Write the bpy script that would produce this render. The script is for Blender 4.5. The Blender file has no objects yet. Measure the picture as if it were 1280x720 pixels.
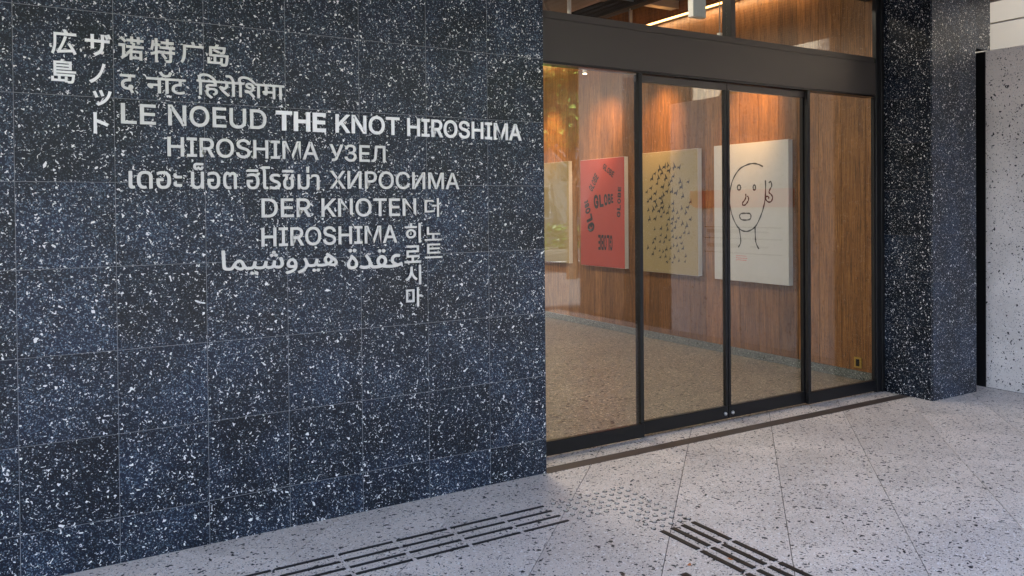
import bpy, bmesh, math, random
import numpy as np
from mathutils import Vector, Matrix
R = math.radians
scene = bpy.context.scene
C = scene.collection

# ------------------------------------------------------------------ camera
cam_data = bpy.data.cameras.new("camera")
cam = bpy.data.objects.new("camera", cam_data)
C.objects.link(cam)
cam_data.sensor_width = 36.0
cam_data.lens = 36.0 * 1031.19 / 1280.0
cam_data.shift_x = -(693.05 - 640.0) / 1280.0
cam_data.shift_y = (272.26 - 360.0) / 1280.0
cam_data.clip_start = 0.05
cam_data.clip_end = 500.0
def set_camera():
    y, p, r = 1.0028097, -0.01161361, -0.00816598
    cy, sy, cp, sp = math.cos(y), math.sin(y), math.cos(p), math.sin(p)
    f = Vector((cp * cy, cp * sy, sp)); rt = Vector((sy, -cy, 0)); u = rt.cross(f)
    rt2 = math.cos(r) * rt + math.sin(r) * u
    u2 = -math.sin(r) * rt + math.cos(r) * u
    m = Matrix((rt2, u2, -f)).transposed().to_4x4()
    m.translation = Vector((-2.7514, -4.4287, 1.6798))
    cam.matrix_world = m
set_camera()
scene.camera = cam

# ------------------------------------------------------------------ light
SUN_EL, SUN_AZ = R(46), R(-42)           # the sun stands behind the building: entrance in shade, street beyond in sun
world = bpy.data.worlds.new("World"); scene.world = world; world.use_nodes = True
wn = world.node_tree.nodes; wl = world.node_tree.links
sky = wn.new("ShaderNodeTexSky"); sky.sky_type = 'NISHITA'; sky.sun_disc = False
sky.sun_elevation = SUN_EL; sky.sun_rotation = SUN_AZ
sky.air_density = .75; sky.dust_density = 4.0; sky.ozone_density = .5
wl.new(sky.outputs[0], wn['Background'].inputs[0])
wn['Background'].inputs[1].default_value = 0.15
sun_data = bpy.data.lights.new("sun", 'SUN'); sun_data.energy = 3.6; sun_data.angle = R(1.5); sun_data.color = (1, .98, .955)
sun = bpy.data.objects.new("sun", sun_data); C.objects.link(sun)
sd = Vector((math.sin(SUN_AZ) * math.cos(SUN_EL), math.cos(SUN_AZ) * math.cos(SUN_EL), math.sin(SUN_EL)))
sun.rotation_euler = sd.to_track_quat('Z', 'Y').to_euler()
scene.view_settings.view_transform = 'Standard'
scene.view_settings.look = 'None'
scene.view_settings.gamma = 1.0
scene.view_settings.exposure = 3.4
scene.cycles.max_bounces = 10
scene.cycles.transparent_max_bounces = 16
scene.cycles.caustics_reflective = False
scene.cycles.caustics_refractive = False

# ------------------------------------------------------------------ materials
class NT:
    def __init__(s, name):
        s.m = bpy.data.materials.new(name); s.m.use_nodes = True
        s.t = s.m.node_tree; s.n = s.t.nodes; s.l = s.t.links
        s.b = s.n['Principled BSDF']
    def new(s, kind, **kw):
        nd = s.n.new(kind)
        for k, v in kw.items(): setattr(nd, k, v)
        return nd
    def put(s, val, sock):
        if hasattr(val, 'bl_idname') or hasattr(val, 'is_linked'): s.l.new(val, sock)
        else: sock.default_value = val
    def math(s, op, a, b=0.0, c=None, clamp=False):
        nd = s.new("ShaderNodeMath", operation=op, use_clamp=clamp)
        s.put(a, nd.inputs[0]); s.put(b, nd.inputs[1])
        if c is not None: s.put(c, nd.inputs[2])
        return nd.outputs[0]
    def vmath(s, op, a, b=None, scale=None):
        nd = s.new("ShaderNodeVectorMath", operation=op)
        s.put(a, nd.inputs[0])
        if b is not None: s.put(b, nd.inputs[1])
        if scale is not None: s.put(scale, nd.inputs['Scale'])
        return nd.outputs['Value'] if op in ('DOT_PRODUCT', 'LENGTH') else nd.outputs['Vector']
    def mix(s, f, a, b):
        nd = s.new("ShaderNodeMix", data_type='RGBA')
        s.put(f, nd.inputs[0]); s.put(a, nd.inputs[6]); s.put(b, nd.inputs[7])
        return nd.outputs[2]
    def smooth(s, v, a, b, c=0.0, d=1.0):
        nd = s.new("ShaderNodeMapRange", interpolation_type='SMOOTHSTEP')
        s.put(v, nd.inputs[0]); s.put(a, nd.inputs[1]); s.put(b, nd.inputs[2]); s.put(c, nd.inputs[3]); s.put(d, nd.inputs[4])
        return nd.outputs[0]
    def noise(s, vec, scale, detail=2.0, rough=.5):
        nd = s.new("ShaderNodeTexNoise"); s.put(vec, nd.inputs['Vector'])
        nd.inputs['Scale'].default_value = scale; nd.inputs['Detail'].default_value = detail; nd.inputs['Roughness'].default_value = rough
        return nd.outputs['Fac'], nd.outputs['Color']
    def coords(s, vary=True, mapscale=None):
        tc = s.new("ShaderNodeTexCoord"); v = tc.outputs['Object']
        s.rnd = s.new("ShaderNodeObjectInfo").outputs['Random']
        if vary:
            off = s.math('MULTIPLY', s.rnd, 137.0)
            cv = s.new("ShaderNodeCombineXYZ")
            for i in range(3): s.l.new(off, cv.inputs[i])
            v = s.vmath('ADD', v, cv.outputs[0])
        if mapscale: v = s.vmath('MULTIPLY', v, mapscale)
        return v
    def chips(s, v, scale, density, size, flat=1.5, warp=.35):
        """random angular flakes of stone cut through by the surface; gives mask and a random value per chip"""
        _, nc = s.noise(v, scale * .9, 1.0)
        w = s.vmath('SCALE', s.vmath('SUBTRACT', nc, (.5, .5, .5)), scale=warp / scale * 2)
        p = s.vmath('ADD', v, w)
        vo = s.new("ShaderNodeTexVoronoi", feature='F1', voronoi_dimensions='3D')
        s.l.new(p, vo.inputs['Vector']); vo.inputs['Scale'].default_value = scale
        d = s.vmath('SCALE', s.vmath('SUBTRACT', p, vo.outputs['Position']), scale=scale)
        sep = s.new("ShaderNodeSeparateColor"); s.l.new(vo.outputs['Color'], sep.inputs[0])
        r1, r2, r3 = sep.outputs
        nv = s.vmath('NORMALIZE', s.vmath('SUBTRACT', vo.outputs['Color'], (.5, .5, .5)))
        dn = s.vmath('DOT_PRODUCT', d, nv)
        d2 = s.vmath('DOT_PRODUCT', d, d)
        q = s.math('SQRT', s.math('ADD', d2, s.math('MULTIPLY', s.math('MULTIPLY', dn, dn), flat * flat)))
        # chip radius from a third random number, chip present below the density
        h = s.math('FRACT', s.math('MULTIPLY', s.math('ADD', r1, r3), 7.31))
        rad = s.math('MULTIPLY', s.math('ADD', .45, s.math('MULTIPLY', h, .55)), size)
        on = s.math('LESS_THAN', s.math('FRACT', s.math('MULTIPLY', r2, 13.7)), density)
        m = s.math('MULTIPLY', s.math('LESS_THAN', q, rad), on)
        return m, h
    def bump(s, h, strength=.2, dist=.002):
        nd = s.new("ShaderNodeBump"); nd.inputs['Strength'].default_value = strength; nd.inputs['Distance'].default_value = dist
        s.l.new(h, nd.inputs['Height']); s.l.new(nd.outputs[0], s.b.inputs['Normal'])

def plain(name, col, rough=.5, metal=0.0, var=.12, scale=8, spec=None, bump=.1):
    t = NT(name); v = t.coords()
    f, _ = t.noise(v, scale, 4)
    g, _ = t.noise(v, scale * 14, 3)
    k = t.math('ADD', 1 - var, t.math('MULTIPLY', t.math('ADD', f, t.math('MULTIPLY', g, .4)), var * 1.5))
    col4 = (*col, 1)
    mul = t.vmath('SCALE', col4[:3], scale=k)
    t.l.new(mul, t.b.inputs['Base Color'])
    t.b.inputs['Metallic'].default_value = metal
    t.l.new(t.math('ADD', rough - .06, t.math('MULTIPLY', g, .12)), t.b.inputs['Roughness'])
    if spec is not None: t.b.inputs['Specular IOR Level'].default_value = spec
    if bump: t.bump(g, bump, .001)
    return t.m

def terrazzo_dark(name="dark_terrazzo", k=1.0, white=1.0):
    t = NT(name); v = t.coords()
    cloud, _ = t.noise(v, 4.0, 3)  # cloudy stone tone that also carries uneven tile shading as colour
    cl = t.smooth(cloud, .35, .7)
    base = t.mix(cl, (.003, .0045, .010, 1), (.008, .013, .028, 1))
    m3, h3 = t.chips(v, 140, .75, .66, 1.0, .5)           # fine blue grey crumb
    crumb = t.mix(h3, (.022, .038, .060, 1), (.100, .138, .180, 1))
    c = t.mix(t.math('MULTIPLY', m3, t.math('ADD', .45, t.math('MULTIPLY', cl, .5))), base, crumb)
    m5, h5 = t.chips(t.vmath('ADD', v, (31, 7, 3)), 75, .25, .5, 1.0, .5)
    c = t.mix(m5, c, (.006, .008, .014, 1))
    m2, h2 = t.chips(t.vmath('ADD', v, (3, 17, 5)), 115, .33, .52, 2.0, .6)
    c = t.mix(t.math('MULTIPLY', m2, .9), c, t.mix(h2, (.16, .19, .25, 1), (.62, .62, .62, 1)))
    m1, h1 = t.chips(v, 60, .34 * white, .47, 2.4, .9)
    c = t.mix(m1, c, t.mix(h1, (.62, .62, .62, 1), (.86, .85, .83, 1)))
    m0, h0 = t.chips(t.vmath('ADD', v, (9, 4, 27)), 36, .17, .36, 1.8, .9)
    c = t.mix(m0, c, (.84, .83, .81, 1)); m1 = t.math('MAXIMUM', m1, m0)
    big, _ = t.noise(v, 1.7, 2)  # broad blotches put patchy shading of the tiles into the colour
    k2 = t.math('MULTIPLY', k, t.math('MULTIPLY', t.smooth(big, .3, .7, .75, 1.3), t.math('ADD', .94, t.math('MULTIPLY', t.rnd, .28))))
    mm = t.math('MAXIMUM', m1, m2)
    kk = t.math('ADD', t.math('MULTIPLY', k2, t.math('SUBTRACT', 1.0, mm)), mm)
    t.l.new(t.vmath('SCALE', c, scale=kk), t.b.inputs['Base Color'])
    t.b.inputs['Roughness'].default_value = .30
    t.l.new(t.math('ADD', .25, t.math('MULTIPLY', cloud, .2)), t.b.inputs['Roughness'])
    t.b.inputs['Specular IOR Level'].default_value = .30
    hf, _ = t.noise(v, 60, 3)
    t.bump(hf, .05, .001)
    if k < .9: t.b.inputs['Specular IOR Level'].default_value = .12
    return t.m

def terrazzo_light(name, base, dark=(.05, .05, .06), rough=.55, dens=.16, s=1.0, warm=(.50, .42, .34), chalk=(.74, .72, .70), vary=True, fine=.3):
    t = NT(name); v = t.coords(vary)
    n1, _ = t.noise(v, 2.2, 4)
    b0 = t.mix(t.smooth(n1, .3, .75), tuple(x * .90 for x in base) + (1,), tuple(min(1, x * 1.06) for x in base) + (1,))
    m4, h4 = t.chips(v, 150 * s, .55, .6, 1.0, .5)
    c = t.mix(t.math('MULTIPLY', m4, fine * 1.6), b0, t.mix(h4, tuple(x * .45 for x in base) + (1,), (*chalk, 1)))
    m3, h3 = t.chips(t.vmath('ADD', v, (5, 3, 9)), 60 * s, .34, .55, 1.4, .6)
    c = t.mix(t.math('MULTIPLY', m3, .75), c, t.mix(h3, (*warm, 1), (*chalk, 1)))
    m2, h2 = t.chips(t.vmath('ADD', v, (13, 1, 4)), 100 * s, dens * 1.2, .52, 1.2, .7)
    c = t.mix(t.math('MULTIPLY', m2, .85), c, t.mix(h2, (*[x * 1.2 for x in dark], 1), (*[x * 3.0 for x in dark], 1)))
    m1, h1 = t.chips(t.vmath('ADD', v, (2, 21, 6)), 46 * s, dens * .75, .50, 1.1, .8)
    c = t.mix(m1, c, (*[x * .7 for x in dark], 1))
    m0, h0 = t.chips(t.vmath('ADD', v, (8, 2, 33)), 26 * s, dens * .30, .40, 1.2, .9)
    c = t.mix(m0, c, (*[x * .6 for x in dark], 1))
    g, _ = t.noise(v, 1.1, 5)
    dirt = t.smooth(g, .35, .75, .90, 1.04)
    t.l.new(t.vmath('SCALE', c, scale=t.math('MULTIPLY', dirt, t.math('ADD', .975, t.math('MULTIPLY', t.rnd, .05)))), t.b.inputs['Base Color'])
    t.b.inputs['Roughness'].default_value = rough
    hf, _ = t.noise(v, 90, 3)
    t.bump(hf, .12, .001)
    return t.m

def wood(name, a, b, c_dark, rough=.42):
    t = NT(name); v = t.coords()
    v2 = t.vmath('MULTIPLY', v, (22, 22, 1.1))
    w, wc = t.noise(v, 1.6, 2)
    v2 = t.vmath('ADD', v2, t.vmath('SCALE', wc, scale=2.6))
    f1, _ = t.noise(v2, 1.0, 4, .6)
    f2, _ = t.noise(t.vmath('MULTIPLY', v, (260, 260, 3.5)), 1.0, 3, .6)
    f3, _ = t.noise(t.vmath('MULTIPLY', v, (230, 230, 16.0)), 1.0, 1, .5)
    col = t.mix(t.smooth(f1, .30, .72, 0, .8), (*a, 1), (*b, 1))
    col = t.mix(t.smooth(f2, .40, .68, 0, .8), col, (*c_dark, 1))
    col = t.mix(t.smooth(f3, .63, .70, 0, .85), col, (*[x * .4 for x in c_dark], 1))
    k = t.math('ADD', .66, t.math('MULTIPLY', t.rnd, .64))
    t.l.new(t.vmath('SCALE', col, scale=k), t.b.inputs['Base Color'])
    t.b.inputs['Roughness'].default_value = rough
    t.bump(f2, .15, .001)
    return t.m

def emitter(name, col, s):
    t = NT(name)
    t.b.inputs['Base Color'].default_value = (*col, 1)
    t.b.inputs['Emission Color'].default_value = (*col, 1)
    t.b.inputs['Emission Strength'].default_value = s
    return t.m

def glass(name, tint=(.93, .95, .94)):
    m = bpy.data.materials.new(name); m.use_nodes = True; n = m.node_tree.nodes; l = m.node_tree.links
    n.remove(n['Principled BSDF'])
    tr = n.new("ShaderNodeBsdfTransparent"); tr.inputs[0].default_value = (*tint, 1)
    gl = n.new("ShaderNodeBsdfGlossy"); gl.inputs['Roughness'].default_value = 0.0; gl.inputs[0].default_value = (.96, .98, 1, 1)
    ge = n.new("ShaderNodeNewGeometry"); dt = n.new("ShaderNodeVectorMath"); dt.operation = 'DOT_PRODUCT'
    l.new(ge.outputs['Incoming'], dt.inputs[0]); l.new(ge.outputs['Normal'], dt.inputs[1])
    ab = n.new("ShaderNodeMath"); ab.operation = 'ABSOLUTE'; l.new(dt.outputs['Value'], ab.inputs[0])
    om = n.new("ShaderNodeMath"); om.operation = 'SUBTRACT'; om.inputs[0].default_value = 1; l.new(ab.outputs[0], om.inputs[1])
    pw = n.new("ShaderNodeMath"); pw.operation = 'POWER'; pw.inputs[1].default_value = 5; l.new(om.outputs[0], pw.inputs[0])
    fr = n.new("ShaderNodeMath"); fr.operation = 'MULTIPLY_ADD'; l.new(pw.outputs[0], fr.inputs[0]); fr.inputs[1].default_value = .95; fr.inputs[2].default_value = .043
    mx = n.new("ShaderNodeMixShader")
    l.new(fr.outputs[0], mx.inputs[0]); l.new(tr.outputs[0], mx.inputs[1]); l.new(gl.outputs[0], mx.inputs[2])
    l.new(mx.outputs[0], n['Material Output'].inputs[0])
    return m

M = {}
M['dark'] = terrazzo_dark()
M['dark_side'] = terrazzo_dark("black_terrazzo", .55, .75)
M['slab'] = terrazzo_light("pavement_terrazzo", (.70, .61, .54), dark=(.012, .012, .015), dens=.38, rough=.5, warm=(.50, .44, .40), chalk=(.88, .85, .82), fine=.95, s=.95)
M['white'] = terrazzo_light("white_terrazzo", (.74, .69, .655), dark=(.03, .03, .04), dens=.24, rough=.55, warm=(.46, .44, .44), chalk=(.82, .82, .82), fine=.25, s=1.0)
M['floor_in'] = terrazzo_light("lobby_terrazzo", (.225, .19, .15), dark=(.02, .018, .015), dens=.6, rough=.34, s=.62, warm=(.62, .44, .24), chalk=(.70, .60, .46), fine=.55)
M['skirting'] = terrazzo_light("skirting_terrazzo", (.13, .145, .135), dark=(.03, .035, .03), dens=.35, s=1.3, warm=(.4, .4, .36), chalk=(.6, .62, .58), fine=.5)
M['grout'] = plain("pale_grout", (.24, .245, .255), .8, var=.2)
M['grout_floor'] = plain("dark_grout", (.09, .08, .075), .9, var=.2)
M['bronze'] = plain("bronze_painted_metal", (.068, .057, .051), .42, .35, var=.06, scale=3)
M['black'] = plain("black_anodised_metal", (.012, .012, .013), .35, .3, var=.1)
M['track'] = plain("worn_bronze_track", (.085, .065, .055), .5, .4, var=.35, scale=10)
M['steel'] = plain("brushed_steel_letters", (.62, .61, .585), .36, .25, var=.06)
M['steel_lit'] = plain("lit_steel_letters", (.90, .90, .88), .35, .05, var=.03)  # paler copy of the steel, its stronger reflection put into the colour
M['tactile'] = plain("dark_tactile_inlay", (.014, .012, .012), .5, .2, var=.3, scale=30)
M['stud'] = plain("steel_stud", (.55, .54, .52), .35, .6, var=.2, scale=60)
M['cream'] = plain("cream_cladding", (.50, .43, .31), .55, var=.05, scale=3)
M['concrete'] = plain("grey_concrete", (.30, .29, .28), .8, var=.2, scale=2)
M['pier'] = plain('weathered_concrete', (.11, .105, .10), .85, var=.2, scale=3)
M['dark_paint'] = plain("dark_paint", (.02, .018, .016), .8, var=.2)
M['wood'] = wood("oak_panel", (.36, .165, .052), (.18, .074, .022), (.045, .017, .006))
M['slat'] = wood("soffit_wood", (.13, .07, .04), (.08, .04, .02), (.07, .03, .014))
M['coral'] = plain("coral_paper", (.38, .060, .045), .7, var=.08)
M['tan'] = plain("tan_paper", (.30, .235, .12), .7, var=.10, scale=5)
M['ochre'] = plain("ochre_paper", (.32, .25, .12), .7, var=.1)
M['greyboard'] = plain("pale_grey_board", (.52, .515, .51), .7, var=.05)
M['white_edge'] = plain("white_edge", (.82, .80, .76), .6, var=.03)
M['ink'] = plain("black_ink", (.016, .016, .018), .6, var=.1)
M['red_ink'] = plain("red_ink", (.62, .06, .04), .6, var=.1)
M['red'] = plain("red_panel", (.85, .035, .010), .45, var=.05)
M['brass'] = plain("brass_plate", (.55, .38, .10), .35, .8, var=.1)
M['duct'] = plain("brown_duct", (.26, .18, .13), .5, .2, var=.25, scale=4)
M['galv'] = plain("galvanised_steel", (.42, .43, .44), .4, .5, var=.2)
M['white_paint'] = plain("white_paint", (.78, .77, .74), .5, var=.04)
M['led'] = emitter("warm_led", (1, .42, .12), 1.2)
M['lamp'] = emitter("lamp_face", (1, .72, .42), 3)
M['glass'] = glass("clear_glass")
M['asphalt'] = plain("asphalt", (.055, .055, .057), .85, var=.25, scale=20)
M['paving'] = plain("street_paving", (.15, .145, .14), .8, var=.15, scale=4)
M['bark'] = plain("bark", (.11, .075, .05), .9, var=.3, scale=14)
M['line'] = plain("road_paint", (.75, .75, .72), .7, var=.1)
M['facade_far'] = plain("far_facade", (.13, .14, .155), .8, var=.1)
M['win_far'] = plain("far_window", (.05, .06, .07), .15, var=.1)
M['tyre'] = plain("black_rubber", (.02, .02, .02), .7)
M['bike_red'] = plain("red_bicycle_paint", (.20, .02, .015), .35)
def leafmat(name, a, b):
    t = NT(name); v = t.coords(False)
    f, _ = t.noise(v, 3.5, 3)
    t.l.new(t.mix(t.smooth(f, .35, .65), (*a, 1), (*b, 1)), t.b.inputs['Base Color'])
    t.b.inputs['Roughness'].default_value = .5
    t.b.inputs['Subsurface Weight'].default_value = 0
    t.b.inputs['Transmission Weight'].default_value = 0
    return t.m
M['leaf'] = leafmat("leaf_green", (.13, .25, .035), (.24, .38, .07))
M['dry_leaf'] = plain('dry_leaf', (.45, .16, .05), .7, var=.2)
M['hedge'] = leafmat("hedge_green", (.04, .09, .02), (.09, .16, .035))

# ------------------------------------------------------------------ helpers
def mark(o, label=None, cat=None, group=None, kind=None):
    if label: o['label'] = label
    if cat: o['category'] = cat
    if group: o['group'] = group
    if kind: o['kind'] = kind
    return o
def thing(name, label, cat, loc=(0, 0, 0), rot=0, group=None):
    o = bpy.data.objects.new(name, None); C.objects.link(o)
    o.location = loc; o.rotation_euler = (0, 0, rot); o.empty_display_size = .1
    return mark(o, label, cat, group)
def origin(p):
    v = Vector((0, 0, 0))
    while p: v = v + p.location; p = p.parent
    return v
def link(name, me, mat, parent=None, loc=None):
    if mat and not me.materials: me.materials.append(mat)
    o = bpy.data.objects.new(name, me); C.objects.link(o)
    if parent: o.parent = parent
    if loc is not None: o.location = loc
    return o
def bm_box(bm, x0, x1, y0, y1, z0, z1):
    vs = [bm.verts.new(p) for p in ((x0,y0,z0),(x1,y0,z0),(x1,y1,z0),(x0,y1,z0),(x0,y0,z1),(x1,y0,z1),(x1,y1,z1),(x0,y1,z1))]
    for f in ((3,2,1,0),(4,5,6,7),(0,1,5,4),(1,2,6,5),(2,3,7,6),(3,0,4,7)): bm.faces.new([vs[i] for i in f])
    return vs
def to_mesh(bm, name):
    me = bpy.data.meshes.new(name); bm.to_mesh(me); bm.free(); return me
def box(name, x0, x1, y0, y1, z0, z1, mat, parent=None, bevel=0.0):
    """a box given in world coordinates; its origin sits at its own centre of base"""
    cx, cy, cz = (x0+x1)/2, (y0+y1)/2, z0
    bm = bmesh.new(); bm_box(bm, x0-cx, x1-cx, y0-cy, y1-cy, 0, z1-z0)
    if bevel: bmesh.ops.bevel(bm, geom=bm.edges[:], offset=bevel, segments=1, affect='EDGES')
    return link(name, to_mesh(bm, name), mat, parent, Vector((cx, cy, cz)) - origin(parent))
def bm_tube(bm, p, q, r, r2=None, seg=10, caps=True):
    p, q = Vector(p), Vector(q); r2 = r if r2 is None else r2
    d = (q - p).normalized(); a = d.orthogonal().normalized(); b = d.cross(a)
    A = [bm.verts.new(p + r * (math.cos(t) * a + math.sin(t) * b)) for t in [2*math.pi*i/seg for i in range(seg)]]
    B = [bm.verts.new(q + r2 * (math.cos(t) * a + math.sin(t) * b)) for t in [2*math.pi*i/seg for i in range(seg)]]
    for i in range(seg): bm.faces.new((A[i], A[(i+1) % seg], B[(i+1) % seg], B[i]))
    if caps: bm.faces.new(A[::-1]); bm.faces.new(B)
def tube(name, pts, r, mat, parent=None, seg=12, smooth=True):
    bm = bmesh.new(); o = origin(parent)
    for a, b in zip(pts, pts[1:]): bm_tube(bm, Vector(a) - o, Vector(b) - o, r, seg=seg)
    me = to_mesh(bm, name)
    if smooth:
        for f in me.polygons: f.use_smooth = len(f.vertices) == 4
    return link(name, me, mat, parent)

# ------------------------------------------------------------------ outdoor ground: slabs laid at 45 degrees
rnd = random.Random(4)
ground = box('ground', -60, 60, -90, -13.0, -.30, -.024, M['asphalt']); mark(ground, kind='structure')
pavement = box('pavement', -14, 14, -6.6, .30, -.30, -.005, M['grout_floor']); mark(pavement, kind='structure')
def clip(poly, a, b, c):           # keep a*x + b*y <= c
    out = []
    for i in range(len(poly)):
        p, q = poly[i-1], poly[i]
        dp, dq = a*p[0]+b*p[1]-c, a*q[0]+b*q[1]-c
        if (dp <= 0) != (dq <= 0):
            t = dp / (dp - dq); out.append((p[0]+t*(q[0]-p[0]), p[1]+t*(q[1]-p[1])))
        if dq <= 0: out.append(q)
    return out
S2 = math.sqrt(.5)
def prism(name, poly, z0, z1, mat, parent):
    cx = sum(p[0] for p in poly)/len(poly); cy = sum(p[1] for p in poly)/len(poly)
    bm = bmesh.new()
    lo = [bm.verts.new((x-cx, y-cy, 0)) for x, y in poly]; hi = [bm.verts.new((x-cx, y-cy, z1-z0)) for x, y in poly]
    bm.faces.new(hi); bm.faces.new(lo[::-1])
    for i in range(len(poly)):
        j = (i+1) % len(poly); bm.faces.new((lo[i], lo[j], hi[j], hi[i]))
    bmesh.ops.recalc_face_normals(bm, faces=bm.faces[:])
    return link(name, to_mesh(bm, name), mat, parent, Vector((cx, cy, z0)) - origin(parent))
for i in range(-9, 16):
    s0 = .248 + .594 * i
    for j in range(-9, 8):
        t0 = -.33 + 1.19 * j
        g, h = .0021, .0006
        st = [(s0+g, t0+h), (s0+.594-g, t0+h), (s0+.594-g, t0+1.19-h), (s0+g, t0+1.19-h)]
        poly = [((s+t)*S2, (t-s)*S2) for s, t in st]
        for a, b, c in ((0, 1, .298), (0, -1, 6.55), (-1, 0, 5.6), (1, 0, 4.665)):
            if poly: poly = clip(poly, a, b, c)
        if len(poly) > 2 and abs(sum(poly[k-1][0]*poly[k][1]-poly[k][0]*poly[k-1][1] for k in range(len(poly)))) > .01:
            prism('slab', poly, -.03, rnd.uniform(-.0004, .0004), M['slab'], pavement)

# ------------------------------------------------------------------ dark terrazzo wall, tile by tile
T = .4
dark_wall = thing('tiled_wall', 'dark blue speckled terrazzo wall of square tiles carrying the metal lettering', 'wall', (0, 0, 0))
box('wall_core', -5.6, -.004, .0016, .62, 0, 3.60, M['grout'], dark_wall)
def tile_mesh(w, h, d=.018):
    bm = bmesh.new(); bm_box(bm, 0, w, 0, d, 0, h)
    bmesh.ops.bevel(bm, geom=[e for e in bm.edges if all(v.co.y < 1e-6 for v in e.verts)], offset=.0008, segments=1, affect='EDGES')
    me = to_mesh(bm, 'tile'); me.materials.append(M['dark']); return me
J = .0024
rows = [(0, .22)] + [(.22 + T*k, .22 + T*(k+1)) for k in range(8)] + [(3.42, 3.60)]
cache = {}
for z0, z1 in rows:
    for i in range(14):
        key = round(z1-z0, 3)
        if key not in cache: cache[key] = tile_mesh(T-J, z1-z0-J)
        o = link('tile', cache[key], None, dark_wall, (-T*(i+1)+J/2 , rnd.uniform(-.0006, .0002), z0+J/2))
box('corner_trim', -.0035, .0, .001, .62, 0, 3.60, M['black'], dark_wall)

# ------------------------------------------------------------------ pillar right of the doors
pillar = thing('pillar', 'black speckled terrazzo pillar right of the glass doors', 'pillar', (4.08, 0, 0))
box('pillar_core', 3.757, 4.395, -.2285, .298, 0, 3.60, M['grout_floor'], pillar)
def face_tile(x0, x1, y0, y1, z0, z1, mat):
    return box('tile', x0, x1, y0, y1, z0, z1, mat, pillar)
for z0, z1 in rows:
    a, b = z0+.001, z1-.001
    face_tile(3.755, 4.1545, -.2315, -.214, a, b, M['dark'])
    face_tile(4.1560, 4.41, -.2305, -.214, a, b, M['dark'])
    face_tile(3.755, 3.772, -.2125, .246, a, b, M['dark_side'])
lintel = thing('lintel', 'dark speckled lintel bridging the pillar and the white wall', 'lintel', (4.53, 0, 3.08))
box('core', 4.397, 4.64, -.212, .60, 3.09, 3.60, M['dark_paint'], lintel)
box('tile', 4.4115, 4.640, -.2300, -.214, 3.08, 3.42, M['dark'], lintel)
box('tile', 4.4115, 4.640, -.2300, -.214, 3.422, 3.60, M['dark'], lintel)
recess = thing('recess_panel', 'black metal panel in the narrow gap beside the pillar', 'panel', (4.66, .2, 0))
box('side_sheet', 4.672, 4.700, -.1635, .60, 0, 3.085, M['black'], recess)
box('back_sheet', 4.41, 4.670, .14, .17, 0, 3.085, M['dark_paint'], recess)

# ------------------------------------------------------------------ white terrazzo wall and cream fascia on the right
white_wall = thing('white_wall', 'white speckled terrazzo side wall at the right edge of the entrance', 'wall', (4.8, -1.9, 0))
for k, (y0, y1) in enumerate(((-1.35, -.165), (-2.55, -1.353), (-3.60, -2.553))):
    box('panel', 4.68, 4.98, y0, y1, 0, 3.088, M['white'], white_wall)
neighbour = thing('cream_building', 'cream clad neighbouring building seen above the white terrazzo wall', 'building', (9, 0, 0))
zz = -.02; kk = 0
for z in (0, 1.0, 2.0, 3.0, 4.07, 5.1, 6.1, 7.1):
    box('board', 8.0, 8.3, -8.0, 12, z+.006, (z+1.0 if z not in (3.0,) else 4.06)-.006, M['cream'], neighbour, .003)
box('backing', 8.03, 12, -7.95, 12, 0, 8.2, M['concrete'], neighbour)
far_pier = thing('dark_pier', 'dark terrazzo pier at the street end of the white wall', 'pier', (4.9, -4.2, 0))
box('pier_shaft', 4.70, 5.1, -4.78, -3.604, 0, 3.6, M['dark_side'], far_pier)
light_pier = thing('pale_pier', 'plain grey concrete pier beside the street', 'pier', (4.9, -5.4, 0))
box('pier_shaft', 4.72, 5.1, -5.97, -4.784, 0, 4.6, M['pier'], light_pier)
board = thing('notice_board', 'white notice board with a red header on the white side wall', 'notice board', (4.65, -2.2, 1))
box('panel', 4.655, 4.679, -3.05, -1.50, .85, 1.66, M['white_paint'], board)
bm = bmesh.new()
for y, z in ((-3.12, 1.89), (-1.43, 1.89), (-1.43, 1.67), (-3.02, 1.67), (-3.12, 1.72)):
    pass
pts = [(-3.12, 1.89), (-1.43, 1.89), (-1.43, 1.67), (-3.02, 1.67), (-3.12, 1.72)]
lo = [bm.verts.new((4.60, y, z)) for y, z in pts]; hi = [bm.verts.new((4.679, y, z)) for y, z in pts]
bm.faces.new(lo); bm.faces.new(hi[::-1])
for i in range(5): bm.faces.new((lo[i-1], lo[i], hi[i], hi[i-1]))
bmesh.ops.recalc_face_normals(bm, faces=bm.faces[:])
bmesh.ops.translate(bm, verts=bm.verts[:], vec=-origin(board))
link('header', to_mesh(bm, 'header'), M['red'], board)
for z in (1.42, 1.28, 1.10):
    box('printed_line', 4.652, 4.6552, -2.9, -1.6, z, z+.012, M['ink'], board)
for z in (1.36, 1.18):
    box('printed_line', 4.652, 4.6552, -2.1, -1.8, z, z+.02, M['concrete'], board)
    box('printed_line', 4.652, 4.6552, -2.85, -2.3, z-.01, z+.04, M['concrete'], board)

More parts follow.
